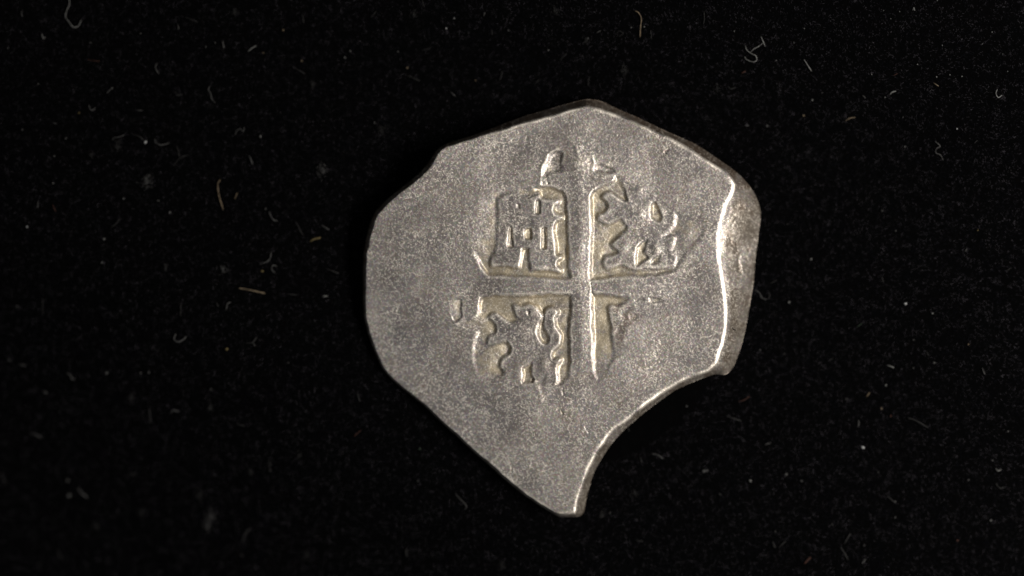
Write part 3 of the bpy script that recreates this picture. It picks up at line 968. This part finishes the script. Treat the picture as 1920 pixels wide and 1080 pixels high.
SPECKS = [(A0, [(507, 240, 1.2), (45, 270, 1.2), (790, 188, 1.1), (1158, 262, 1.3), (1210, 240, 1.1), (215, 473, 1.3), (445, 635, 1.8, 'yellow'),
                (370, 777, 1.6), (818, 800, 3.2, 'white'), (1465, 767, 2.4), (305, 878, 1.8), (298, 1030, 1.6), (1592, 170, 2.3, 'tan'),
                (1480, 297, 1.6, 'tan'), (1697, 342, 2.0, 'tan'), (630, 495, 1.5), (125, 730, 2.0, 'grey'), (250, 212, 1.5)]),
          (A1, [(152, 196, 2.2, 'white'), (585, 265, 2.6), (573, 397, 1.8), (1275, 883, 3.4, 'yellow'), (1475, 445, 2.8, 'yellow'), (890, 48, 1.5),
                (955, 115, 2.0), (1493, 95, 2.2, 'grey'), (695, 37, 1.8), (600, 1018, 2.4), (835, 1015, 2.6, 'grey'), (790, 1018, 2.4, 'grey'),
                (50, 945, 1.8), (95, 643, 2.0, 'grey'), (930, 430, 2.6, 'dim'), (1620, 960, 2.4, 'dim')]),
          (A2, [(380, 543, 2.4), (388, 628, 3.2), (258, 50, 2.0), (220, 1015, 2.0, 'grey'), (1185, 30, 3.4, 'dim'), (1180, 140, 3.2, 'dim'), (1518, 485, 3.0, 'dim'),
                (1360, 965, 3.0, 'dim'), (545, 800, 3.4, 'dim')]),
          (A3, [(635, 103, 1.6, 'white'), (590, 160, 1.7, 'white'), (370, 382, 2.2, 'tan'), (20, 323, 2.0), (50, 287, 1.4), (1703, 150, 1.5),
                (1385, 215, 2.6, 'grey'), (1165, 283, 1.6), (940, 170, 1.5), (755, 452, 1.5, 'tan'), (1630, 155, 1.5), (318, 290, 1.4), (715, 185, 1.2, 'grey'),
                (187, 690, 1.5), (1580, 400, 2.0, 'grey')]),
          (A4, [(290, 175, 1.4), (475, 708, 2.6, 'grey'), (728, 562, 2.2), (680, 650, 2.4, 'tan'), (625, 240, 1.8, 'grey'), (525, 340, 2.0, 'grey'),
                (1063, 418, 1.5), (1428, 432, 1.8), (1503, 420, 1.5), (1570, 430, 1.7), (1740, 180, 1.4), (1460, 255, 1.3), (1543, 725, 1.7, 'white'),
                (1320, 362, 1.5), (1250, 825, 2.4, 'grey'), (1138, 548, 1.4), (1170, 105, 1.2), (683, 160, 1.3), (1220, 65, 1.2), (785, 520, 1.4, 'grey'),
                (1828, 402, 1.2), (1800, 303, 1.0), (1685, 247, 1.0), (1240, 660, 1.6, 'grey'), (1432, 3, 1.2), (1130, 60, 1.0)]),
          (A5, [(1253, 628, 3.2, 'white'), (722, 378, 2.6), (598, 620, 2.6), (1405, 683, 2.2), (1607, 857, 1.8, 'tan'), (1415, 960, 2.8, 'grey'),
                (435, 888, 2.0, 'grey'), (1297, 990, 1.8, 'grey'), (1198, 218, 2.0, 'grey'), (1120, 105, 3.2, 'dim'), (1660, 215, 1.6, 'yellow'),
                (1298, 832, 1.8, 'grey'), (590, 180, 1.8, 'dim'), (1905, 780, 1.5, 'grey'), (570, 910, 2.4, 'dim')]),
          (A6, [(1013, 357, 3.6, 'white'), (380, 545, 3.0), (118, 490, 4.2, 'grey'), (135, 488, 3.4, 'grey'), (668, 545, 2.6, 'grey'), (580, 508, 3.6, 'grey'), (1118, 138, 2.4, 'tan'),
                (1143, 6, 2.4), (22, 125, 2.4, 'grey'), (1195, 662, 2.8, 'grey'), (1195, 750, 2.2, 'grey'), (1733, 768, 2.2), (1607, 540, 2.2, 'grey'),
                (1743, 430, 2.0, 'grey'), (840, 790, 2.6, 'dim'), (520, 830, 2.6, 'dim'), (1100, 495, 2.6, 'dim'), (1020, 908, 3.0, 'dim'), (210, 620, 2.6, 'dim'),
                (1545, 880, 2.8, 'reddish'), (1170, 180, 2.4, 'reddish'), (920, 85, 3.0, 'dim'), (1830, 265, 2.2, 'grey')]),
          (A7, [(440, 365, 2.4, 'greenish'), (1510, 725, 2.2, 'grey'), (1465, 745, 3.2, 'dim'), (430, 545, 3.0, 'dim')])]
SPECK_MESH = {}
LINT_SPOTS = [(o, np.array(o.location)) for o in C.objects if o.name.startswith('lint_fibre')]
for off, items in SPECKS:
    for it in items:
        x, y, r = it[:3]
        col = it[3] if len(it) > 3 else 'pale'
        u, v = off[0] + x / 3, off[1] + y / 3
        variant = random.randrange(5)
        if (variant, col) not in SPECK_MESH:
            V, F = lump_mesh(1.0, variant + 11)
            me = bpy.data.meshes.new('dust_speck')
            me.from_pydata(V, [], F)
            me.polygons.foreach_set('use_smooth', np.ones(len(me.polygons), bool))
            me.materials.append(FIBRE[col])
            SPECK_MESH[(variant, col)] = me
        o = bpy.data.objects.new('dust_speck', SPECK_MESH[(variant, col)])
        C.objects.link(o)
        rr = r * S * 0.82
        o.location = on_cloth(u, v, rr * 0.6 + 0.06e-3)
        o.scale = (rr, rr, rr)
        o.rotation_euler = (random.uniform(-.4, .4), random.uniform(-.4, .4), random.uniform(0, 6.28))
        size = 'large' if r >= 2.8 else 'small' if r >= 1.7 else 'minute'
        o['label'] = f"{size} {'faint grey' if col == 'dim' else col} dust speck {where(u, v)}"
        o['category'] = 'dust'
        o['group'] = 'dust specks on the velvet'

# fluffy, half-sunken tufts of lint
TUFTS = [(275, 340, 15, 1.0), (605, 320, 12, 1.0), (586, 158, 8, .8), (440, 22, 8, .8), (218, 275, 13, .7), (170, 290, 6, .6), (395, 968, 13, 1.0), (388, 985, 10, 1.2),
         (372, 928, 14, .7), (265, 962, 10, .8), (418, 505, 9, .9), (310, 500, 7, .8), (505, 870, 8, .6), (470, 885, 8, .5), (245, 745, 10, .6),
         (393, 765, 10, .7), (775, 27, 9, .7), (1040, 20, 14, .6), (1100, 75, 10, .6), (1170, 132, 12, .8), (715, 245, 14, .5), (1345, 165, 10, .5),
         (574, 1040, 10, .6), (1128, 965, 10, .5), (1190, 925, 10, .5), (940, 1062, 12, .4), (560, 855, 8, .5), (180, 987, 8, .5)]
for u, v, r, dens_ in TUFTS:
    V, F = [], []
    for k in range(int(70 * dens_ * (r / 11) ** 1.3) + 10):
        a = random.uniform(0, 6.283)
        q = abs(random.gauss(0, 0.48)) * r
        cu, cv = u + math.cos(a) * q, v + math.sin(a) * q * 1.2
        a2 = random.uniform(0, 6.283)
        l = random.uniform(1.5, 5)
        bend = random.uniform(-1.3, 1.3)
        pts = [(cu - math.cos(a2) * l / 2, cv - math.sin(a2) * l / 2), (cu + math.sin(a2) * bend, cv - math.cos(a2) * bend),
               (cu + math.cos(a2) * l / 2, cv + math.sin(a2) * l / 2)]
        zz = random.uniform(0.05, 0.28) * 1e-3
        path = np.array([on_cloth(p, q_, zz) for p, q_ in sample(pts, 3)])
        v_, f_ = tube(path, 0.36 * S, 4)
        F += [tuple(i + len(V) for i in q_) for q_ in f_]
        V += v_
    V = np.array(V)
    org = V.mean(0)
    org[2] = V[:, 2].min()
    o = mesh_object('lint_tuft', V - org, F, FIBRE['grey' if dens_ >= 0.9 else 'dim'])
    o.location = org
    o['label'] = f"{'wide' if r > 11 else 'small'} fuzzy {'grey' if dens_ >= 0.9 else 'dark'} lint tuft {where(u, v)}"
    o['category'] = 'lint'
    o['group'] = 'fuzzy lint tufts sunk in the velvet'


# things that would share a label are told apart by how they lie and by what they lie next to
CX, CY = (1050 - 960) * S, (540 - 560) * S


def lie(o):
    p = np.array([v.co[:] for v in o.data.vertices])[:, :2]
    w_, e_ = np.linalg.eigh(np.cov((p - p.mean(0)).T))
    d = e_[:, 1]
    r = np.array([o.location.x - CX, o.location.y - CY])
    c_ = abs(d @ r) / np.linalg.norm(r)
    return 'pointing at the coin' if c_ > 0.80 else 'lying crosswise to the coin' if c_ < 0.45 else 'lying aslant'


def beside(o):
    best = min(((math.hypot(p[0] - o.location.x, p[1] - o.location.y), q) for q, p in LINT_SPOTS if q is not o), key=lambda a: a[0])
    if best[0] > 70 * S:
        return 'in a bare patch'
    return 'next to ' + best[1]['label'].split(' lint fibre')[0].replace('faint grey', 'faint') + ' fibre'


def relabel(prefix, how):
    seen = {}
    for o in list(C.objects):
        if o.name.startswith(prefix) and 'label' in o and o.parent is None:
            seen.setdefault(o['label'], []).append(o)
    fresh = []
    for lab_, os_ in seen.items():
        if len(os_) > 1:
            fresh += [(o, ' '.join((lab_.split(',')[0].replace('the straight top right', 'the top right').replace('long straight lower', 'lower') + ', ' + how(o)).split()[:16])) for o in os_]
    for o, t_ in fresh:
        o['label'] = t_


relabel('lint_fibre', lie)
relabel('dust_speck', beside)
relabel('lint_tuft', beside)
